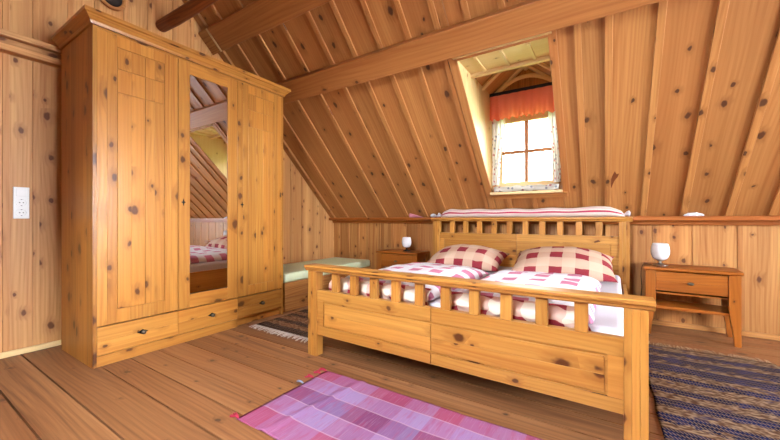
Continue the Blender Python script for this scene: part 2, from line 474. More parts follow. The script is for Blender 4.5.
# main roof slope, boards and cover battens.  local: X = x, Y = up the slope, Z = into the room
RM = Matrix(((1, 0, 0, 0), (0, -C45, -C45, 4.1), (0, C45, -C45, 1.0), (0, 0, 0, 1)))
RIDGE = 4.313
OX0, OX1, OS0, OS1 = -1.06, -0.36, 0.424, 1.923     # dormer opening
bat = [-3.70, -3.36, -3.0, -2.64, -2.29, -2.0, -1.71, -1.42, -1.15, -0.90, -0.64, -0.28, 0.02, 0.305, 0.60, 0.90, 1.16, 1.45, 1.75, 2.05, 2.35, 2.62]
mb = MB()
for (a, c, s0, s1) in ((XL-0.1, OX0-0.03, -0.05, RIDGE+.1), (OX1+0.03, XR+0.1, -0.05, RIDGE+.1), (OX0-0.03, OX1+0.03, -0.05, OS0-0.02), (OX0-0.03, OX1+0.03, OS1+0.02, RIDGE+.1)):
    mb.box(a, c, s0, s1, -0.07, -0.02, 'y', RM)
edges = [(-3.72, -3.36), (-3.36, -3.0), (-3.0, -2.64), (-2.64, -2.29), (-2.29, -2.0), (-2.0, -1.71), (-1.71, -1.42), (-1.42, -1.06)]
for a, c in edges: mb.box(a+0.002, c-0.002, -0.04, RIDGE, -0.02, 0, 'y', RM)
for a, c in ((-1.06, -0.90), (-0.90, -0.64), (-0.64, -0.36)):
    mb.box(a+0.002, c-0.002, -0.04, OS0, -0.02, 0, 'y', RM)
    mb.box(a+0.002, c-0.002, OS1, RIDGE, -0.02, 0, 'y', RM)
for a, c in ((-0.36, -0.17), (-0.17, 0.02), (0.02, 0.305), (0.305, 0.60), (0.60, 0.90), (0.90, 1.16), (1.16, 1.45), (1.45, 1.75), (1.75, 2.05), (2.05, 2.35), (2.35, 2.65), (2.65, 2.95), (2.95, 3.25), (3.25, 3.55), (3.55, 3.85), (3.85, 4.22)):
    mb.box(a+0.002, c-0.002, -0.04, RIDGE, -0.02, 0, 'y', RM)
struct(mb.build('ceiling', M_CEIL, bevel=0.0015, seg=1))
mb = MB()
BT = 0.018
for x in (-3.36, -3.0, -2.64, -2.29, -2.0, -1.71, -1.42, -0.17, 0.02, 0.305, 0.60, 0.90, 1.16, 1.45, 1.75, 2.05, 2.35, 2.65, 2.95, 3.25, 3.55, 3.85):
    w = 0.024
    mb.box(x-w, x+w, 0.0, RIDGE-0.03, 0, BT, 'y', RM, rnd=(random.uniform(0.75, 1.0), random.uniform(0, 0.3)))
for x in (-1.15, -0.90, -0.64, -0.36):
    mb.box(x-0.024, x+0.024, 2.0, RIDGE-0.03, 0, BT, 'y', RM)
for x in (-0.90, -0.64): mb.box(x-0.024, x+0.024, 0.0, OS0-0.06, 0, BT, 'y', RM)
mb.box(-3.69, -3.60, 0.0, RIDGE-0.03, 0, 0.03, 'y', RM)       # edge board at the gable
struct(mb.build('trim_3', M_CEIL, bevel=0.004))
# dark resin scar in one of the boards
mb = MB()
sx, ss = 0.052, (4.1-3.731+0.369)*C45
pts = [(-0.020, -0.085), (-0.006, -0.075), (0.004, -0.03), (0.014, 0.0), (0.030, 0.03), (0.036, 0.06), (0.022, 0.055), (0.012, 0.085), (0.0, 0.05), (-0.010, 0.01), (-0.014, -0.04)]
mb.prism([(sx+p*1.3+0.005, ss+q*1.2) for p, q in pts], 'z', -0.001, 0.0018, 'y', RM)
scar = mb.build('resin_scar', M_LOG, bpy.data.objects['ceiling'])
# casing around the dormer opening
mb = MB()
mb.box(OX0-0.075, OX0-0.002, 0.0, OS1+0.05, 0, 0.022, 'y', RM)
mb.box(OX0-0.120, OX0-0.080, 0.0, OS1+0.05, 0, 0.018, 'y', RM)
mb.box(OX1+0.002, OX1+0.060, OS0-0.02, OS1+0.05, 0, 0.022, 'y', RM)
mb.box(OX0-0.002, OX1+0.002, OS1+0.002, OS1+0.055, 0, 0.022, 'x', RM)
struct(mb.build('trim_4', M_CEIL, bevel=0.004))
mb = MB()
mb.box(OX0-0.01, OX1+0.045, OS0-0.065, OS0-0.003, 0, 0.035, 'x', RM)
struct(mb.build('trim_5', M_CEIL, bevel=0.005))

# opposite slope (behind the camera) with two roof windows
QM = Matrix(((1, 0, 0, 0), (0, C45, C45, -2.0), (0, C45, -C45, 1.1), (0, 0, 0, 1)))
wins = [(-1.35, -0.25)]
WS0, WS1 = 0.9, 2.3
mb = MB()
xsq = [XL-0.1, wins[0][0], wins[0][1], XR+0.1]
for i, (a, c) in enumerate(zip(xsq, xsq[1:])):
    spans = [(-0.1, RIDGE-0.05)] if i % 2 == 0 else [(-0.1, WS0), (WS1, RIDGE-0.05)]
    for s0, s1 in spans:
        mb.box(a, c, s0, s1, -0.07, -0.02, 'y', QM)
        n = max(1, round((c-a)/0.3)); w = (c-a)/n
        for k in range(n):
            mb.box(a+k*w+0.002, a+(k+1)*w-0.002, s0, s1, -0.02, 0, 'y', QM)
            if k: mb.box(a+k*w-0.024, a+k*w+0.024, s0+0.02, s1-0.06, 0, BT, 'y', QM)
struct(mb.build('ceiling_front', M_CEIL))
mb = MB(); mb.box(XL-0.1, XR+0.1, -2.12, -2.0, -0.05, 1.12, 'z')
for k in range(26):
    mb.box(XL+0.3*k+0.002, XL+0.3*k+0.298, -2.0, -1.985, 0, 1.115, 'z')
struct(mb.build('wall_front', M_WALL))
# right gable with a wide window
GY0, GY1, GZ0, GZ1 = 0.25, 2.65, 0.55, 2.25
mb = MB()
for (a, c, z0, z1) in ((-2.1, GY0, -0.05, 4.15), (GY1, 4.25, -0.05, 4.15), (GY0, GY1, -0.05, GZ0), (GY0, GY1, GZ1, 4.15)):
    mb.box(XR+0.02, XR+0.10, a, c, z0, z1, 'z')
    n = max(1, round((c-a)/0.2)); w = (c-a)/n
    for k in range(n):
        ya, yb = a+k*w, a+(k+1)*w
        mb.box(XR, XR+0.02, ya+0.002, yb-0.002, max(z0, 0), min(z1, max(roof_z(ya), roof_z(yb), 1.0)), 'z')
struct(mb.build('wall_right', M_WALL))

def window_unit(name, M, a0, a1, b0, b1, rows, cols, fw=0.06, depth=0.06, mat=None):
    """window in a local plane a,b with c the thickness; frame with muntins, and its pane"""
    mat = mat or M_DORM
    mb = MB()
    mb.box(a0, a0+fw, b0, b1, 0, depth, 'y', M); mb.box(a1-fw, a1, b0, b1, 0, depth, 'y', M)
    mb.box(a0+fw, a1-fw, b0, b0+fw, 0, depth, 'x', M); mb.box(a0+fw, a1-fw, b1-fw, b1, 0, depth, 'x', M)
    fr = struct(mb.build(name, mat, bevel=0.004))
    mm = MB()
    for k in range(1, cols):
        x = a0+fw+(a1-a0-2*fw)*k/cols; mm.box(x-0.019, x+0.019, b0+fw, b1-fw, depth*0.3, depth*0.75, 'y', M)
    for k in range(1, rows):
        x = b0+fw+(b1-b0-2*fw)*k/rows; mm.box(a0+fw, a1-fw, x-0.019, x+0.019, depth*0.32, depth*0.73, 'x', M)
    if rows > 1 or cols > 1: mm.build('muntin', M_BEAM, fr)
    else: mm.bm.free()
    g = MB(); g.box(a0+fw-0.005, a1-fw+0.005, b0+fw-0.005, b1-fw+0.005, depth*0.49, depth*0.53, 'x', M)
    g.build('pane', M_PANE, fr)
    return fr
# ---- dormer
DZ, DY = 2.36, 3.80
mb = MB()
tri = [(DY+0.10, 1.27), (2.735, DZ+0.025), (DY+0.10, DZ+0.025)]
mb_n = 4
# cheeks: vertical boards, cut along the roof line
def cheek(x0, x1):
    n = 6
    for k in range(n):
        a = 2.735 + (DY+0.10-2.735)*k/n; c = 2.735 + (DY+0.10-2.735)*(k+1)/n
        mb.prism([(a+0.001, max(5.085-a, 1.27)), (c-0.001, max(5.085-c, 1.27)), (c-0.001, DZ+0.02), (a+0.001, DZ+0.02)], 'x', x0, x1, 'z')
cheek(OX0-0.03, OX0); cheek(OX1, OX1+0.03)
struct(mb.build('wall_dormer_side', M_DORM))
# flat soffit board just inside the opening, with small cross battens, and the little gable roof
mb = MB()
mb.box(OX0-0.03, OX1+0.03, 2.69, 3.09, DZ, DZ+0.03, 'x')
for x in (-0.92, -0.71, -0.50): mb.box(x-0.012, x+0.012, 2.76, 3.06, DZ-0.012, DZ, 'y')
mb.box(OX0, OX1, 3.06, 3.10, DZ-0.030, DZ, 'x')
mb.box(OX0, OX1, 3.07, 3.10, DZ+0.03, DZ+0.40, 'x')
struct(mb.build('ceiling_dormer_front', M_DORM))
mb = MB()
RX, RZ = -0.71, 2.64
for sgn in (-1, 1):
    xe = OX0-0.03 if sgn < 0 else OX1+0.03
    n = 4
    for k in range(n):
        ya = 3.08+(DY+0.1-3.08)*k/n; yb = 3.08+(DY+0.1-3.08)*(k+1)/n
        mb.prism([(xe, DZ-0.02), (RX, RZ), (RX, RZ+0.03), (xe, DZ+0.01)], 'y', ya+0.002, yb-0.002, 'x')
struct(mb.build('ceiling_dormer', M_WALL))
mb = MB()
for sgn in (-1, 1):
    xe = OX0 if sgn < 0 else OX1
    dx = RX - xe
    for yy in (3.72, 3.40):
        mb.prism([(xe+0.0*dx, DZ-0.035), (RX, RZ-0.03), (RX, RZ-0.001), (xe, DZ-0.006)], 'y', yy, yy+0.05, 'x')
mb.tube([(RX, 3.10, RZ-0.03), (RX, DY, RZ-0.03)], 0.025, 8, 'y')
# arched collar against the little gable
pts = [(OX0+0.03+(OX1-OX0-0.06)*k/14, DY-0.045, 2.34+0.17*math.sin(PI*k/14)**0.75) for k in range(15)]
mb.tube(pts, 0.022, 8, 'x')
struct(mb.build('trim_6', M_DORM))
# window wall of the dormer
WX0, WX1, WZ0, WZ1 = -1.02, -0.40, 1.35, 2.12
mb = MB()
mb.box(OX0, WX0, DY, DY+0.06, 1.28, DZ, 'z'); mb.box(WX1, OX1, DY, DY+0.06, 1.28, DZ, 'z')
mb.box(WX0, WX1, DY, DY+0.06, 1.28, WZ0, 'x')
n = 5
for k in range(n):
    a = OX0+(OX1-OX0)*k/n; c = OX0+(OX1-OX0)*(k+1)/n
    zt = lambda x: DZ + (RZ-DZ)*(1-abs(x-RX)/0.35)
    if WX0 < (a+c)/2 < WX1 or True:
        a2, c2 = max(a, WX0) if k == 0 else a, min(c, WX1) if k == n-1 else c
        mb.box(a2+0.001, c2-0.001, DY, DY+0.06, WZ1, DZ, 'z')
    if a < RX < c:
        mb.prism([(a+0.001, DZ), (c-0.001, DZ), (c-0.001, zt(c)), (RX, RZ), (a+0.001, zt(a))], 'y', DY, DY+0.06, 'z')
    else:
        mb.prism([(a+0.001, DZ), (c-0.001, DZ), (c-0.001, zt(c)), (a+0.001, zt(a))], 'y', DY, DY+0.06, 'z')
struct(mb.build('wall_dormer', M_WALL))
# inner sill boards of the dormer
mb = MB(); mb.box(OX0, OX1, 3.70, DY+0.06, 1.275, 1.30, 'x')
struct(mb.build('window_sill', M_DORM))
PM = Matrix(((1, 0, 0, 0), (0, 0, 1, DY+0.005), (0, 1, 0, 0), (0, 0, 0, 1)))
window_unit('window_1', PM, WX0, WX1, WZ0, WZ1, 2, 2, 0.062, 0.05)
# right gable window and the roof windows behind the camera
GM = Matrix(((0, 0, 1, XR+0.01), (1, 0, 0, 0), (0, 1, 0, 0), (0, 0, 0, 1)))
window_unit('window_2', GM, GY0, GY1, GZ0, GZ1, 2, 4, 0.07, 0.07)
for i, (a, c) in enumerate(wins):
    window_unit('window_%d' % (3+i), QM @ Matrix.Translation((0, 0, -0.06)), a, c, WS0, WS1, 1, 1, 0.07, 0.06)

# ------------------------------------------------------------------ beams
def beam(name, x0, x1, s0, s1, t, label, wob):
    mb = MB()
    mb.box(x0, x1, s0, s1, 0.0, t, 'x', RM)
    return tag(mb.build(name, M_BEAM, None, RM @ Vector(((x0+x1)/2, (s0+s1)/2, 0)), bevel=0.008), label, 'beam')
beam('roof_beam', XL-0.0, XR, 1.982, 2.203, 0.10, 'long squared pine roof beam crossing the slope directly above the dormer window', 0)
beam('roof_beam', -3.52, XR, 2.695, 2.94, 0.10, 'higher squared roof beam ending above the right part of the wardrobe', 0)
mb = MB()
mb.box(-3.545, -3.522, 2.697, 2.938, 0.0, 0.1015, 'y', RM)
struct(mb.build('trim_7', M_DORM, bevel=0.003))
mb = MB()
mb.box(-3.69, -3.546, 2.70, 2.935, 0.0, 0.10, 'x', RM)
struct(mb.build('trim_8', M_BEAM))
# round log tie
mb = MB()
pts = [(XL+0.012+(XR-XL-0.03)*k/30, 1.60+0.012*math.sin(k*0.9), 2.90+0.010*math.sin(k*0.6+1)) for k in range(31)]
mb.tube(pts, 0.07, 14, 'x', rfun=lambda t: 0.054+0.014*t+0.004*math.sin(t*40))
tag(mb.build('log_beam', M_LOG, None, (XL, 1.60, 2.90), smooth=True), 'dark rough round log running out from the gable wall above the wardrobe', 'log')

# round dark plate on the gable wall
d = thing('wall_plate', (XL+0.012, 1.20, 2.965), 'round dark disc with pale rim hung high on the gable wall above the wardrobe', 'wall disc')
mb = MB(); mb.lathe([(0.098, 0.0), (0.105, 0.006), (0.105, 0.016), (0.096, 0.024), (0.078, 0.026), (0.074, 0.014)], 32, (0, 0, 0), 'x')
mb.build('rim', M_WALL, d, smooth=True)
mb = MB(); mb.lathe([(0.073, 0.010), (0.073, 0.018), (0.05, 0.030), (0.02, 0.036), (0.002, 0.037)], 28, (0, 0, 0), 'x')
mb.build('center', plain('speckled_dark', srgb(52, 36, 30), 0.8, noise_amt=0.4), d, smooth=True)

# ------------------------------------------------------------------ wall sockets
s = thing('socket_plate', (XL+0.001, 0.652, 1.01), 'white plastic switch and socket plate on the boards left of the wardrobe', 'socket')
mb = MB(); mb.box(0, 0.012, -0.042, 0.042, 0, 0.236, 'z'); mb.build('cover', M_WHITE, s, bevel=0.003)
mb = MB(); mb.box(0.012, 0.017, -0.028, 0.028, 0.168, 0.226, 'z'); mb.build('rocker', M_WHITE, s, bevel=0.003)
for k, z in enumerate((0.045, 0.120)):
    mb = MB(); mb.lathe([(0.030, 0.0), (0.030, 0.003), (0.026, 0.0035), (0.024, 0.0012), (0.001, 0.0011)], 24, (0.012, 0, z), 'x')
    o = mb.build('outlet', M_WHITE, s, smooth=False)
    mb = MB()
    for q in (-0.0095, 0.0095): mb.lathe([(0.004, 0), (0.004, 0.0006)], 10, (0.0134, q, z), 'x')
    mb.box(0.0132, 0.0150, -0.004, 0.004, z+0.020, z+0.0245, 'z'); mb.box(0.0132, 0.0150, -0.004, 0.004, z-0.0245, z-0.020, 'z')
    mb.build('contact', M_HOLE, o)

# ------------------------------------------------------------------ wardrobe
WO = (-3.225, 1.635, 0.0)
W = thing('wardrobe', WO, 'tall three door pine wardrobe with mirror in its middle door', 'wardrobe')
WM = Matrix(((0, 0, 1, 0), (1, 0, 0, 0), (0, 1, 0, 0), (0, 0, 0, 1)))   # (a,b,c) -> y=a z=b x=c
xb, xf = -3.55, -2.90
mb = MB()
for k in range(6):
    a = xb+(xf-xb)*k/6; c = xb+(xf-xb)*(k+1)/6
    mb.box(a, c, 0.84, 0.862, 0, 2.315, 'z'); mb.box(a, c, 2.408, 2.43, 0, 2.315, 'z')
mb.box(xb, xb+0.01, 0.862, 2.408, 0.02, 2.31, 'z')
mb.box(xb+0.01, xf-0.03, 0.862, 2.408, 2.29, 2.31, 'y')
mb.box(xb+0.01, xf-0.03, 0.862, 2.408, 0.055, 0.07, 'y')
mb.box(xb+0.01, xf-0.03, 0.862, 2.408, 0.268, 0.275, 'y')
for yy in (1.378, 1.90): mb.box(xb+0.01, xf-0.03, yy-0.009, yy+0.009, 0.07, 2.29, 'z')
mb.box(xf-0.03, xf-0.004, 0.862, 2.408, 2.302, 2.316, 'y')
mb.build('carcass', M_HONEY, W, WO)
mb = MB(); mb.box(xf-0.026, xf-0.002, 0.862, 1.90, 0, 0.072, 'y'); mb.box(xf-0.060, xf-0.034, 1.90, 2.408, 0, 0.07, 'y')
mb.build('plinth', M_HONEY, W, WO, bevel=0.002)
# cornice: front and two returns, mitred by overlapping
prof = [(0.0, 2.316), (0.012, 2.316), (0.018, 2.335), (0.034, 2.352), (0.044, 2.366), (0.056, 2.372), (0.056, 2.398), (0.0, 2.398)]
mb = MB()
def cornice(mb):
    o = [p[0] for p in prof]; z = [p[1] for p in prof]
    rows = []
    for off, zz in prof:
        rows.append([(xb, 0.84-off, zz), (xf+off, 0.84-off, zz), (xf+off, 2.43+off, zz), (xb, 2.43+off, zz)])
    V = [[mb.bm.verts.new(p) for p in r] for r in rows]
    for i in range(len(V)):
        j = (i+1) % len(V)
        for k, g in ((0, 'x'), (1, 'y'), (2, 'x')):
            f = mb.bm.faces.new((V[i][k], V[i][k+1], V[j][k+1], V[j][k]))
            r = (0.5, 0.4)
            ou = i*0.03
            for l in f.loops:
                q = l.vert.co
                l[mb.uv].uv = (q.x if g == 'x' else q.y, q.z*1.5+ou+7*k); l[mb.rn].uv = r
    mb.bm.faces.new([v[0] for v in V]); mb.bm.faces.new([v[3] for v in V][::-1])
cornice(mb)
mb.box(xb, xf, 0.84, 2.43, 2.376, 2.39, 'y')
mb.build('cornice', M_HONEY, W, WO)

def planks(mb, a0, a1, b0, b1, c0, c1, M, vertical=True, pw=0.085):
    n = max(1, round((a1-a0)/pw)) if vertical else max(1, round((b1-b0)/pw))
    for k in range(n):
        if vertical: mb.box(a0+(a1-a0)*k/n, a0+(a1-a0)*(k+1)/n, b0, b1, c0, c1, 'y', M)
        else: mb.box(a0, a1, b0+(b1-b0)*k/n, b0+(b1-b0)*(k+1)/n, c0, c1, 'x', M)
def escutcheon(door, a, b):
    mb = MB()
    c = xf + 0.001
    st = []
    for k in range(8):
        r = (0.030 if k % 4 == 0 else 0.022) if k % 2 == 0 else 0.0085
        t = k*PI/4 + PI/2
        st.append((a+r*math.cos(t)*0.9, b+r*math.sin(t)))
    mb.prism(st, 'x', c, c+0.004)
    mb.lathe([(0.007, 0), (0.007, 0.008), (0.004, 0.010)], 12, (c+0.003, a, b), 'x')
    mb.build('key_escutcheon', M_IRON, door, WO)
def door(y0, y1, mirror=False, esc=None):
    mb = MB(); z0, z1 = 0.277, 2.300
    c0, c1, c2 = xf-0.024, xf-0.006, xf
    g = 0.0035
    if not mirror:
        mb.box(y0, y1, z0, z1, c0, c1, 'y', WM)
        fx0, fx1, fz0, fz1 = y0+0.115, y1-0.100, 0.375, 2.215
        planks(mb, y0, fx0-g, z0, z1, c1, c2, WM, True, 0.06); planks(mb, fx1+g, y1, z0, z1, c1, c2, WM, True, 0.06)
        planks(mb, fx0-g, fx1+g, z0, fz0-g, c1, c2, WM, True, 0.08); planks(mb, fx0-g, fx1+g, fz1+g, z1, c1, c2, WM, True, 0.08)
        mid = (fx0+fx1)/2 + 0.02
        zs = [fz0, 1.90, 2.066, fz1]
        for za, zb in zip(zs, zs[1:]):
            e0 = 0 if za == fz0 else 0.0015
            for aa, cc in ((fx0, mid-0.001), (mid+0.001, fx1)):
                mb.box(aa, (aa+cc)/2, za+e0, zb-0.0015, c1, c2-0.0005, 'y', WM, rnd=None)
                mb.box((aa+cc)/2, cc, za+e0, zb-0.0015, c1, c2-0.0005, 'y', WM)
    else:
        my0, my1, mz0, mz1 = 1.470, 1.803, 0.385, 2.205
        mb.box(y0, my0, z0, z1, c0, c2, 'y', WM); mb.box(my1, y1, z0, z1, c0, c2, 'y', WM)
        mb.box(my0, my1, z0, mz0, c0, c2, 'x', WM); mb.box(my0, my1, mz1, z1, c0, c2, 'x', WM)
        mb.box(my0, my1, mz0, mz1, c0, c0+0.006, 'x', WM)
    D = mb.build('door', M_HONEY, W, WO, bevel=0.0012, seg=1)
    if mirror:
        mm = MB(); mm.box(my0+0.0005, my1-0.0005, mz0+0.0005, mz1-0.0005, c0+0.006, xf-0.007, 'y', WM)
        mm.build('mirror', M_MIRROR, D, WO)
    if esc: escutcheon(D, esc, 1.145)
    return D
door(0.863, 1.376)
door(1.380, 1.898, True, 1.418)
door(1.902, 2.407, False, 1.945)
def drawer(y0, y1, hy, drop=0.0):
    mb = MB()
    planks(mb, y0, y1, 0.076, 0.267, xf-0.024, xf, WM, False, 0.10)
    D = mb.build('drawer', M_HONEY, W, WO, bevel=0.002)
    mb = MB(); a, b = hy, 0.172
    mb.prism([(a-0.036, b), (a-0.012, b-0.011), (a, b-0.018), (a+0.012, b-0.011), (a+0.036, b), (a+0.012, b+0.011), (a, b+0.018), (a-0.012, b+0.011)], 'x', xf, xf+0.004)
    H = mb.build('handle_plate', M_IRON, D, WO)
    mb = MB(); mb.lathe([(0.006, 0), (0.006, 0.012), (0.015, 0.018), (0.016, 0.024), (0.010, 0.030), (0.001, 0.031)], 18, (xf+0.003, a, b), 'x')
    mb.build('knob', M_PEWTER, H, WO, smooth=True)
drawer(0.864, 1.377, 1.13); drawer(1.379, 1.899, 1.655); drawer(1.902, 2.407, 2.165)

# ------------------------------------------------------------------ double bed
BR = math.radians(-1.1)
BED_LOC = (-0.860, 1.78, 0.0)
B = thing('double_bed', BED_LOC, 'wide pine double bed with slatted footboard and headboard', 'bed', BR)
def bed_world(x, y, z): return Matrix.Translation(BED_LOC) @ Matrix.Rotation(BR, 4, 'Z') @ Vector((x, y, z))
HW = 1.012
def cap(name, x0, x1, y0, y1, ztop, zbot, oh):
    mb = MB()
    P = [(y0, zbot), (y0-oh*0.35, zbot+0.006), (y0-oh*0.5, zbot+0.018), (y0-oh, zbot+0.026), (y0-oh, ztop-0.006), (y0-oh+0.008, ztop),
         (y1+oh-0.008, ztop), (y1+oh, ztop-0.006), (y1+oh, zbot+0.026), (y1+oh*0.5, zbot+0.018), (y1+oh*0.35, zbot+0.006), (y1, zbot)]
    mb.prism(P, 'x', x0-oh, x1+oh, 'x', rnd=(0.6, 0.2))
    return mb.build(name, M_BED, B, bevel=0.003)
def end_unit(y0, dep, zb, zt, zboard, front, lower, head=False):
    yc0, yc1 = y0+0.012, y0+dep-0.012
    for s in (-1, 1):
        mb = MB(); xa, xc = (-HW, -HW+0.085) if s < 0 else (HW-0.085, HW)
        w = (xc-xa)/3
        for k in range(3): mb.box(xa+k*w, xa+(k+1)*w, y0, y0+dep, 0, zb, 'z')
        mb.build('post', M_BED, B, bevel=0.002)
    cap('cap_rail', -HW, HW, y0, y0+dep, zt, zb, 0.022)
    for k in range(10):
        mb = MB(); x = -0.792+0.170*k
        mb.box(x, x+0.056, y0+0.018, y0+dep-0.018, zboard, zb, 'z')
        mb.build('slat', M_BED, B, bevel=0.003)
    mb = MB()
    X0, X1 = -HW+0.085, HW-0.085
    g = 0.006
    fy = yc0+0.010
    n = 3 if not head else 5
    for k in range(n):
        za, zc = lower+(zboard-lower)*k/n, lower+(zboard-lower)*(k+1)/n
        mb.box(X0, X1, fy, yc1, za, zc, 'x')
    gx0, gx1 = X0+0.065, X1-0.065
    gz0, gz1 = (lower+0.07, zboard-0.085) if not head else (lower+0.05, zboard-0.075)
    # raised front layer with a thin groove rectangle
    lay = lambda a, c, z0, z1: mb.box(a, c, yc0, fy, z0, z1, 'x')
    nz = 2 if not head else 3
    for (a, c) in ((gx0+g, -0.002), (0.002, gx1-g)):
        for k in range(nz):
            za, zc = gz0+g+(gz1-gz0-2*g)*k/nz, gz0+g+(gz1-gz0-2*g)*(k+1)/nz
            lay(a, c, za, zc-0.0006)
    for (a, c) in ((X0, -0.002), (0.002, X1)):
        lay(a, c, gz1+g, zboard); lay(a, c, lower, gz0-g)
    lay(X0, gx0-g, gz0-g, gz1+g); lay(gx1+g, X1, gz0-g, gz1+g)
    mb.build('panel', M_BED, B, bevel=0.0012, seg=1)
end_unit(0.0, 0.070, 0.622, 0.667, 0.485, True, 0.158)
end_unit(2.085, 0.070, 0.985, 1.030, 0.845, False, 0.25, head=True)
for s in (-1, 1):
    mb = MB(); xa, xc = (-0.985, -0.957) if s < 0 else (0.957, 0.985)
    mb.box(xa, xc, 0.070, 2.085, 0.17, 0.40, 'y')
    mb.build('side_rail', M_BED, B, bevel=0.003)
mb = MB()
for k in range(12):
    yy = 0.12+k*0.165; mb.box(-0.955, 0.955, yy, yy+0.09, 0.255, 0.272, 'x')
mb.build('slatted_base', M_BED, B)

# soft bodies
def soft(name, mat, w, l, top_h, p=3.0, q=0.5, nz=(0.01, 5.0), seed=0.0, nu=40, nv=48, base=0.0, sag=None, edge=0.012, parent=None, loc=(0,0,0), rz=0.0, rx=0.0, pinch=0.0):
    mb = MB()
    def plan(s, t):
        x, y = (s-0.5)*w, (t-0.5)*l
        if pinch:
            a, b_ = abs(2*s-1), abs(2*t-1)
            x *= 1 - pinch*(1-b_**2)*0 - pinch*(b_**2)*0.0 - pinch*(1-(b_**3))*(a**4)*0.6
            y *= 1 - pinch*(1-(a**3))*(b_**4)*0.9
        x += 0.012*noise.noise((t*6+seed, 3.3, 0)); y += 0.012*noise.noise((s*6+seed, 7.7, 0))
        return x, y
    def th(s, t):
        a, b_ = abs(2*s-1), abs(2*t-1)
        return (max(0, 1-a**p)*max(0, 1-b_**p))**q
    def top(s, t):
        x, y = plan(s, t); h = th(s, t)
        n = noise.noise((x*nz[1]+seed, y*nz[1], seed)) + 0.5*noise.noise((x*nz[1]*2.3+seed, y*nz[1]*2.3, seed+5))
        z = edge + (top_h-edge)*h + n*nz[0]*min(1, h*1.5)
        if sag: z += sag(s, t)
        return Vector((x, y, base+z))
    def bot(s, t):
        x, y = plan(s, t)
        return Vector((x, y, base + edge*(1-min(1, th(s, t)*3))))
    mb.skins(top, bot, nu, nv, (w, l))
    o = mb.build(name, mat, parent, recalc=False)
    o.location = loc; o.rotation_euler = (rx, 0, rz)
    return o

# mattress with its fitted sheet
mb = MB(); mb.box(-0.940, 0.940, 0.150, 2.075, 0, 0.212, 'x')
mat_o = mb.build('mattress', M_SHEET, None, bevel=0.035, seg=4)
mat_o.location = bed_world(0, 0, 0.274); mat_o.rotation_euler = (0, 0, BR)
tag(mat_o, 'wide mattress under a white sheet inside the double bed', 'mattress')
MT = 0.488
# duvets
def duvet(cx, seed, label, w):
    l = 1.20
    p = bed_world(cx, 0.125+l/2, MT)
    D = thing('duvet', p, label, 'duvet', BR, 'checked duvets on the double bed')
    def sag(s, t):
        # swollen rounded foot fold and a gentle dip before the pillow
        return 0.022*math.exp(-((t-0.12)/0.09)**2)*math.sin(PI*min(1, max(0, s)))**0.5 - 0.012*math.exp(-((t-0.33)/0.12)**2)
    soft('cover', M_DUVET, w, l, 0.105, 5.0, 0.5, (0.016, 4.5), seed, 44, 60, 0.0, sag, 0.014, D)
    # end hanging over the foot of the mattress: crumpled, same cloth without the painted glare
    mb = MB()
    def fn(s, t):
        x = (s-0.5)*(w-0.01)
        fold = noise.noise((x*9+seed, 1.3, t*1.5)); fold2 = noise.noise((x*21+seed, 4.0, t*3))
        z = 0.080*(1-t)**0.8 - 0.030*t + 0.020*fold*math.sin(PI*t) + 0.010*fold2*math.sin(PI*t)
        y = -l/2 + 0.030 - 0.060*math.sin(PI*min(1, t*0.75+0.02)) + 0.016*fold*math.sin(PI*t) + 0.012*fold2*(0.3+t)*0.8
        if t > 0.45: y = min(y, -l/2 + 0.008)
        return Vector((x + 0.025*noise.noise((x*7, t*2, seed)), max(y, -l/2-0.045), z))
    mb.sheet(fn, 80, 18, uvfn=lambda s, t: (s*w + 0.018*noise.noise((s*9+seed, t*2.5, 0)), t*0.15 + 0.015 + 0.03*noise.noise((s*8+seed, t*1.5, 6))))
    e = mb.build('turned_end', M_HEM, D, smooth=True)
    md = e.modifiers.new('thick', 'SOLIDIFY'); md.thickness = 0.006
    tag(e, 'dark red and cream turned end')
    return D
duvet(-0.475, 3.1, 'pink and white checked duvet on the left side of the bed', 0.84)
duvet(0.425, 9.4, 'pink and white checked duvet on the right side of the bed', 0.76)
# pillows
def pillow(cx, cy, w, l, h, rz, rx, seed, label, dz=0.0):
    p = bed_world(cx, cy, MT+dz)
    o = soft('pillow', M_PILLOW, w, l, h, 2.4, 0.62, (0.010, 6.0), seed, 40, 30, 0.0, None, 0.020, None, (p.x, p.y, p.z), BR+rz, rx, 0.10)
    return tag(o, label, 'pillow', 'checked pillows on the double bed')
pillow(-0.440, 1.74, 0.80, 0.52, 0.165, 0.03, math.radians(14), 2.0, 'red and beige checked pillow on the left half of the bed', 0.065)
pillow(0.485, 1.685, 0.84, 0.60, 0.175, 0.05, math.radians(14), 6.0, 'red and beige checked pillow on the right half of the bed', 0.075)

# ------------------------------------------------------------------ bench bed along the gable wall
Nb = thing('storage_bench', (-3.285, 3.28, 0), 'long low pine box bench along the gable wall behind the wardrobe', 'bench')
mb = MB()
mb.box(-2.955, -2.930, 2.475, 4.08, 0.0, 0.155, 'y'); mb.box(-2.955, -2.930, 2.475, 4.08, 0.156, 0.312, 'y')
mb.box(-3.64, -2.955, 2.475, 2.50, 0, 0.312, 'x'); mb.box(-3.64, -2.955, 4.055, 4.08, 0, 0.312, 'x')
mb.box(-3.64, -3.615, 2.50, 4.055, 0, 0.312, 'y')
mb.build('box', M_WALL, Nb, (-3.285, 3.28, 0), bevel=0.003)
mb = MB(); mb.box(-3.615, -2.955, 2.50, 4.055, 0.285, 0.305, 'y'); mb.build('lid', M_WALL, Nb, (-3.285, 3.28, 0))
mb = MB(); mb.box(-0.345, 0.350, -0.80, 0.79, 0, 0.098, 'y')
o = mb.build('seat_mattress', M_GREEN, None, bevel=0.022, seg=4); o.location = (-3.285, 3.28, 0.313)
tag(o, 'thin pale green mattress lying on the low box bench', 'mattress')

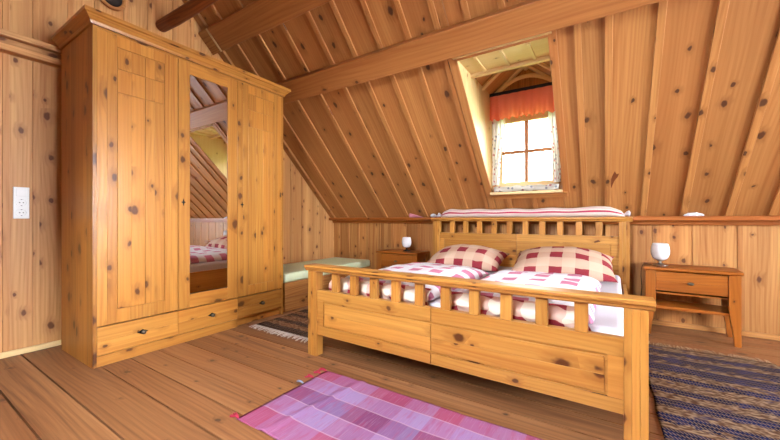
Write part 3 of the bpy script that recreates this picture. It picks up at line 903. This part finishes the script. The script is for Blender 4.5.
# ------------------------------------------------------------------ nightstands
def nightstand(loc, rz, label):
    w, dp, h = 0.60, 0.335, 0.59
    T = thing('nightstand', loc, label, 'nightstand', rz, 'nightstands beside the double bed')
    mb = MB()
    mb.prism([(-dp/2, h-0.030), (-dp/2-0.012, h-0.022), (-dp/2-0.012, h-0.004), (-dp/2-0.008, h), (dp/2+0.004, h), (dp/2+0.004, h-0.030)], 'x', -w/2-0.012, w/2+0.012, 'x')
    mb.build('top', M_STAND, T, bevel=0.002)
    for sx in (-1, 1):
        for sy in (-1, 1):
            mb = MB()
            xo, xi = sx*w/2, sx*(w/2-0.072)
            yo, yi = sy*dp/2, sy*(dp/2-0.045)
            xt = sx*(w/2-0.040)
            poly = [(xo, h-0.030), (xo, 0), (xt, 0), (sx*(w/2-0.046), 0.10), (sx*(w/2-0.062), 0.20), (xi, 0.30), (xi, h-0.030)]
            mb.prism(poly, 'y', min(yo, yi), max(yo, yi), 'z')
            mb.build('leg', M_STAND, T, bevel=0.002)
    for s in (-1, 1):
        mb = MB()
        mb.box(min(s*(w/2-0.012), s*(w/2-0.03)), max(s*(w/2-0.012), s*(w/2-0.03)), -dp/2+0.045, dp/2-0.045, 0.22, h-0.030, 'y')
        mb.build('side_panel', M_STAND, T)
    mb = MB(); mb.box(-w/2+0.072, w/2-0.072, dp/2-0.020, dp/2-0.008, 0.37, h-0.030, 'x'); mb.box(-w/2+0.072, w/2-0.072, -dp/2+0.02, dp/2-0.02, 0.362, 0.374, 'x')
    mb.build('frame', M_STAND, T)
    mb = MB()
    mb.box(-w/2+0.0735, w/2-0.0735, -dp/2+0.006, -dp/2+0.024, 0.388, 0.47, 'x'); mb.box(-w/2+0.0735, w/2-0.0735, -dp/2+0.006, -dp/2+0.024, 0.47, 0.552, 'x')
    D = mb.build('drawer', M_STAND, T, bevel=0.002)
    mb = MB(); mb.lathe([(0.006, 0.0), (0.006, -0.010), (0.014, -0.016), (0.014, -0.022), (0.008, -0.027), (0.001, -0.028)], 18, (0, -dp/2+0.006, 0.468), 'y', squash=(1.6, 0.9))
    mb.build('knob', M_PEWTER, D, smooth=True)
    mb = MB(); mb.box(-w/2+0.03, w/2-0.03, -dp/2+0.012, dp/2-0.012, 0.232, 0.256, 'x'); mb.build('shelf', M_STAND, T, bevel=0.002)
    return T
NS = nightstand((0.610, 3.885, 0.0), math.radians(-4), 'pine nightstand right of the bed beside the blue rug')
NL = copy_tree(NS)
NL.location = (-2.275, 3.885, 0.0); NL.rotation_euler = (0, 0, 0)
NL['label'] = 'pine nightstand left of the bed near the green mattress bench'

# ------------------------------------------------------------------ lamps
def lamp(loc, label, sc, base_mat, cord):
    L = thing('table_lamp', loc, label, 'lamp', 0, 'bedside lamps')
    mb = MB()
    mb.lathe([(0.055*sc, 0), (0.056*sc, 0.006), (0.040*sc, 0.014), (0.018*sc, 0.020), (0.010*sc, 0.028), (0.010*sc, 0.036), (0.020*sc, 0.044), (0.032*sc, 0.050), (0.034*sc, 0.062), (0.001, 0.063)], 28)
    mb.build('base', base_mat, L, smooth=True)
    mb = MB()
    z0 = 0.054*sc
    pr = [(0.030, 0.0), (0.046, 0.006), (0.060, 0.026), (0.068, 0.055), (0.069, 0.085), (0.064, 0.118), (0.056, 0.145), (0.052, 0.145), (0.060, 0.116), (0.064, 0.085), (0.063, 0.056), (0.055, 0.030), (0.042, 0.012), (0.028, 0.008)]
    mb.lathe([(r*sc, z0+h*sc) for r, h in pr], 32)
    mb.build('shade', M_GLASSW, L, smooth=True)
    mb = MB(); mb.tube(cord, 0.0028, 6); mb.build('cord', M_IRON, L)
    return L
lz = 0.5915
lamp((0.415, 3.86, lz), 'white glass bedside lamp with metal foot on the right nightstand', 1.0, M_STEEL,
     [(-0.04, 0, 0.006), (-0.07, 0.005, 0.004), (-0.10, -0.01, 0.010), (-0.125, -0.03, 0.008), (-0.140, -0.045, -0.03), (-0.143, -0.05, -0.10), (-0.135, -0.045, -0.2), (-0.14, 0.0, -0.30), (-0.145, 0.14, -0.40), (-0.145, 0.19, -0.52)])
lamp((-2.200, 3.86, lz), 'white glass bedside lamp with black foot on the left nightstand', 0.92, M_IRON,
     [(-0.03, 0.02, 0.005), (-0.06, 0.06, 0.005), (-0.05, 0.12, 0.005), (-0.02, 0.17, 0.006), (0.0, 0.207, 0.004), (0.0, 0.212, -0.06), (0.0, 0.212, -0.3), (0.01, 0.205, -0.52)])

# ------------------------------------------------------------------ things on the ledge and headboard
bl = thing('bolster', (-0.79, 3.925, 1.031), 'long white bolster with red stripes lying along the headboard top', 'bolster')
mb = MB()
L_ = 1.90
pts = []; n = 60
rf = lambda t: 0.052*min(1, (min(t, 1-t)/0.07)**0.5 if min(t, 1-t) > 0 else 0)*(1-0.25*t*(1-t)*4*0.6) + 0.010 + 0.003*math.sin(t*31)
seg = 20; rings = []
for i in range(n+1):
    t = i/n; r = rf(t); x = (t-0.5)*L_
    rings.append([mb.bm.verts.new((x, 0.95*r*math.cos(2*PI*k/seg), max(0.0, 0.86*r+0.86*r*math.sin(2*PI*k/seg)))) for k in range(seg)])
for i in range(n):
    for k in range(seg):
        j = (k+1) % seg
        f = mb.bm.faces.new((rings[i][k], rings[i][j], rings[i+1][j], rings[i+1][k])); f.smooth = True
        for l, (a, c) in zip(f.loops, ((i, k), (i, k+1), (i+1, k+1), (i+1, k))):
            l[mb.uv].uv = (a/n*L_, c/seg)
mb.bm.faces.new(rings[0][::-1]); mb.bm.faces.new(rings[-1])
mb.build('roll', M_BOLSTER, bl)
for s in (-1, 1):
    mb = MB()
    for k in range(5):
        a = k*2*PI/5
        mb.tube([(s*0.945, 0, 0.020), (s*(0.965), 0.010*math.cos(a), 0.030+0.010*math.sin(a)), (s*0.985, 0.020*math.cos(a), 0.034+0.014*math.sin(a))], 0.008, 8, rfun=lambda t: 0.008+0.008*t)
    mb.build('tied_end', M_SHEET, bl, smooth=True)
M_PINKCLOTH = plain('pink_cloth', srgb(214, 140, 160), 0.9, spec=0.1)
mb = MB(); mb.prism([(0, 0), (0.20, 0), (0.10, 0.030), (0.0, 0.055), (-0.008, 0.03)], 'y', -0.022, 0.020, 'x')
o = mb.build('folded_cloth', M_PINKCLOTH, None, bevel=0.006); o.location = (-2.23, 4.008, 1.035)
tag(o, 'small folded pink cloth at the left on the wall ledge', 'cloth')
t = thing('soft_toy', (-1.885, 4.003, 1.035), 'small white plush toy on the ledge beside the left bolster end', 'toy')
mb = MB(); mb.lathe([(0.002, 0), (0.022, 0.004), (0.030, 0.018), (0.028, 0.034), (0.014, 0.046), (0.002, 0.048)], 18, (0, 0, 0), 'z', squash=(1.35, 0.75)); mb.build('body', M_SHEET, t, smooth=True)
mb = MB(); mb.lathe([(0.002, 0), (0.014, 0.003), (0.019, 0.014), (0.016, 0.026), (0.002, 0.032)], 16, (0.062, 0, 0.001), 'z', squash=(1.1, 0.8)); mb.build('head', M_SHEET, t, smooth=True)
mb = MB(); mb.lathe([(0.002, 0), (0.008, 0.003), (0.006, 0.012), (0.002, 0.014)], 10, (0.050, -0.004, 0.026), 'z'); mb.build('ear', M_IRON, t, smooth=True)
o = soft('folded_napkin', M_SHEET, 0.135, 0.05, 0.030, 3.0, 0.5, (0.004, 30.0), 4.0, 18, 10, 0, None, 0.006)
o.location = (0.665, 4.012, 1.036)
tag(o, 'small white folded cloth on the wall ledge above the right nightstand', 'cloth')

# ------------------------------------------------------------------ dormer curtains
o_rod = MB(); o_rod.box(OX0+0.002, OX1-0.002, 3.664, 3.680, 2.326, 2.362, 'x')
tag(o_rod.build('curtain_rod', M_IRON, None, (-0.71, 3.67, 2.345)), 'flat black curtain rod across the top of the dormer window', 'curtain rod')
def drape(name, mat, fn, nu, nv, uvs, loc, label, cat, group=None):
    mb = MB(); mb.sheet(fn, nu, nv, uvs)
    o = mb.build(name, mat, None, loc, smooth=True, recalc=False)
    return tag(o, label, cat, group)
def val(s, t):
    x = OX0+0.012+(OX1-OX0-0.024)*s
    ph = s*2*PI*8+0.9*math.sin(s*11)
    y = 3.652 + (0.004+0.020*min(1, t*1.6))*math.sin(ph) - 0.010*t - (0.012*max(0, (t-0.86)/0.14)*math.cos(ph*2))
    z = 2.324 - 0.262*t + 0.010*math.sin(ph*1.5+1)*max(0, t-0.8)/0.2
    return Vector((x, y, z))
drape('valance', M_CORAL, val, 120, 14, (0.9, 0.27), (-0.71, 3.66, 2.33), 'gathered coral red valance hanging over the dormer window', 'valance')
def side(sgn):
    def fn(s, t):
        top_w, bot_w = 0.13, 0.075
        bulge = 0.03*math.exp(-((t-0.25)/0.2)**2)
        w = top_w*(1-t)+bot_w*t + bulge
        if sgn < 0: x = OX0+0.014 + w*s
        else: x = OX1-0.014 - w*s*0.8
        y = 3.715 + 0.014*math.sin(s*2*PI*3+t*2.0) + 0.005*math.sin(t*9)
        return Vector((x, y, 2.11-0.733*t))
    return fn
drape('curtain', M_FLORAL, side(-1), 40, 24, (0.2, 0.78), (-1.0, 3.715, 1.7), 'white floral curtain at the left edge of the dormer window', 'curtain', 'floral side curtains of the dormer')
drape('curtain', M_FLORAL, side(1), 40, 24, (0.2, 0.78), (-0.42, 3.715, 1.7), 'white floral curtain at the right edge of the dormer window', 'curtain', 'floral side curtains of the dormer')
mb = MB()
mb.tube([(OX0+0.03+0.64*k/24, 3.745+0.004*math.sin(k*1.3), 1.333+0.004*math.sin(k*0.9)) for k in range(25)], 0.034, 14, 'x', rfun=lambda t: 0.030+0.004*math.sin(t*37))
tag(mb.build('draught_roll', M_FLORAL, None, (-0.71, 3.745, 1.301), smooth=True), 'rolled white floral cloth lying on the sill under the panes', 'draught excluder')

# ------------------------------------------------------------------ rugs
def rug(name, mat, x0, x1, y0, y1, label, crease=None, uvrot=False):
    loc = ((x0+x1)/2, (y0+y1)/2, 0.0)
    R = thing(name, loc, label, 'rug')
    w, l = x1-x0, y1-y0
    def top(s, t):
        x, y = (s-0.5)*w, (t-0.5)*l
        e = 0.008*noise.noise((x*5, y*5, w))
        z = 0.0085 + 0.0025*noise.noise((x*4, y*4, 3.0))
        if crease: z += crease(x, y)
        if s in (0.0, 1.0) or t in (0.0, 1.0): z = 0.006 + (crease(x, y) if crease else 0)
        return Vector((x+e*(abs(2*s-1)**6), y+0.008*noise.noise((x*4, y*3, 9.0))*(abs(2*t-1)**6), max(z, 0.004)))
    def bot(s, t):
        return Vector(((s-0.5)*w, (t-0.5)*l, 0.001))
    mb = MB(); mb.skins(top, bot, 70, 70, (w, l))
    mb.build('weave', mat, R, recalc=False)
    return R
def fringe(R, side, half, length, n, mat, L=0.06, name='fringe'):
    mb = MB()
    for k in range(n):
        q = -length/2 + length*(k+0.5)/n
        a = random.uniform(-0.6, 0.6); ln = L*random.uniform(0.7, 1.2)
        if side == 'y': pts = [(q, half, 0.005), (q+a*0.01, half+ln*0.5, 0.008), (q+a*0.035, half+ln, 0.004)]
        elif side == '-y': pts = [(q, -half, 0.005), (q+a*0.01, -half-ln*0.5, 0.008), (q+a*0.035, -half-ln, 0.004)]
        else: pts = [(-half, q, 0.005), (-half-ln*0.5, q+a*0.01, 0.008), (-half-ln, q+a*0.03, 0.004)]
        mb.tube(pts, 0.003, 5)
    return mb.build(name, mat, R)
pk = rug('rag_rug', M_PINKRUG, -1.555, 0.15, 1.012, 1.662, 'pink and lilac checked rag rug on the floorboards before the footboard',
         crease=lambda x, y: 0.011*math.exp(-((x+0.60-0.16*y)/0.016)**2))
M_TRED = plain('red_yarn', srgb(184, 50, 80), 0.9); M_TBLUE = plain('blue_grey_yarn', srgb(150, 156, 190), 0.9)
def tassel(q, mat):
    mb = MB()
    for k in range(7):
        a = random.uniform(-1, 1)
        mb.tube([(-0.85, q, 0.006), (-0.87, q+a*0.008, 0.012), (-0.895-random.random()*0.012, q+a*0.022, 0.006)], 0.0042, 6)
    return mb.build('tassel', mat, pk)
for q, m_ in ((0.315, M_TRED), (0.265, M_TRED), (0.20, M_TRED), (0.115, M_TBLUE), (-0.315, M_TRED)):
    ts = tassel(q, m_)
    if m_ is M_TBLUE: tag(ts, 'blue grey tassel')
nv = rug('rag_rug', M_NAVY, 0.225, 0.985, 1.25, 3.40, 'navy blue and beige striped rag rug on the right of the bed')
M_YARN = plain('beige_yarn', srgb(206, 184, 156), 0.9)
fringe(nv, 'y', 1.075, 0.74, 46, M_YARN, 0.075)
br = rug('rag_rug', M_BROWNRUG, -2.82, -2.06, 2.03, 3.60, 'dark brown striped rag rug between the wardrobe and the bed')
fringe(br, '-y', 0.785, 0.74, 44, plain('white_yarn', srgb(226, 216, 206), 0.9), 0.085)

# ------------------------------------------------------------------ outside and light
mb = MB()
def hill(s, t):
    x = -40+80*s; y = 7+70*t
    return Vector((x, y, -3.0 + 5.0*t**1.3*2 + 1.2*noise.noise((x*0.08, y*0.08, 0))))
mb.sheet(hill, 30, 30, (80, 80))
h = mb.build('hillside', M_GRASS, recalc=False, smooth=True); struct(h)

w = bpy.data.worlds.new('sky'); S.world = w; w.use_nodes = True
bg = w.node_tree.nodes['Background']
sky = w.node_tree.nodes.new('ShaderNodeTexSky')
sky.sky_type = 'HOSEK_WILKIE'; sky.turbidity = 6.0; sky.ground_albedo = 0.4
sky.sun_direction = (0.5, -0.5, 0.7)
mixn = w.node_tree.nodes.new('ShaderNodeMix'); mixn.data_type = 'RGBA'
mixn.inputs[0].default_value = 0.75; mixn.inputs[7].default_value = (0.92, 0.97, 1.0, 1)
w.node_tree.links.new(sky.outputs[0], mixn.inputs[6]); w.node_tree.links.new(mixn.outputs[2], bg.inputs[0])
bg.inputs[1].default_value = 125.0

def area(name, loc, rot, sx, sy, power, col, portal=False):
    l = bpy.data.lights.new(name, 'AREA'); l.shape = 'RECTANGLE'; l.size = sx; l.size_y = sy
    l.energy = power; l.color = col
    if portal: l.cycles.is_portal = True
    o = bpy.data.objects.new(name, l); COL.objects.link(o)
    o.location = loc; o.rotation_euler = rot
    return o
# daylight arriving at each window
area('daylight_dormer', (-0.71, DY+0.09, 1.74), (math.radians(-90), 0, 0), 0.62, 0.77, 1.0, (1, 1, 1), portal=True)
area('daylight_gable', (XR+0.13, 1.45, 1.40), (0, math.radians(90), 0), 1.7, 2.4, 620, (0.92, 1.0, 1.10))
for i, (a, c) in enumerate(wins):
    p = QM @ Vector(((a+c)/2, (WS0+WS1)/2, -0.12))
    # local -Z of the light must point into the room: QM z axis is (0, .7, -.7)
    area('daylight_roof_%d' % i, p, (math.radians(45), 0, 0), 1.1, 1.4, 230, (0.92, 1.0, 1.10))

# ------------------------------------------------------------------ camera
cam = bpy.data.cameras.new('camera'); co = bpy.data.objects.new('camera', cam); COL.objects.link(co)
cam.sensor_fit = 'HORIZONTAL'; cam.sensor_width = 36.0; cam.lens = 36.0*338/780
cam.clip_start = 0.02
co.location = (0, 0, 1.0); co.rotation_euler = (math.radians(90), 0, math.radians(32.5))
S.camera = co
S.view_settings.view_transform = 'Standard'; S.view_settings.look = 'None'
S.view_settings.gamma = 1.0; S.view_settings.use_curve_mapping = False
S.view_settings.exposure = -1.57
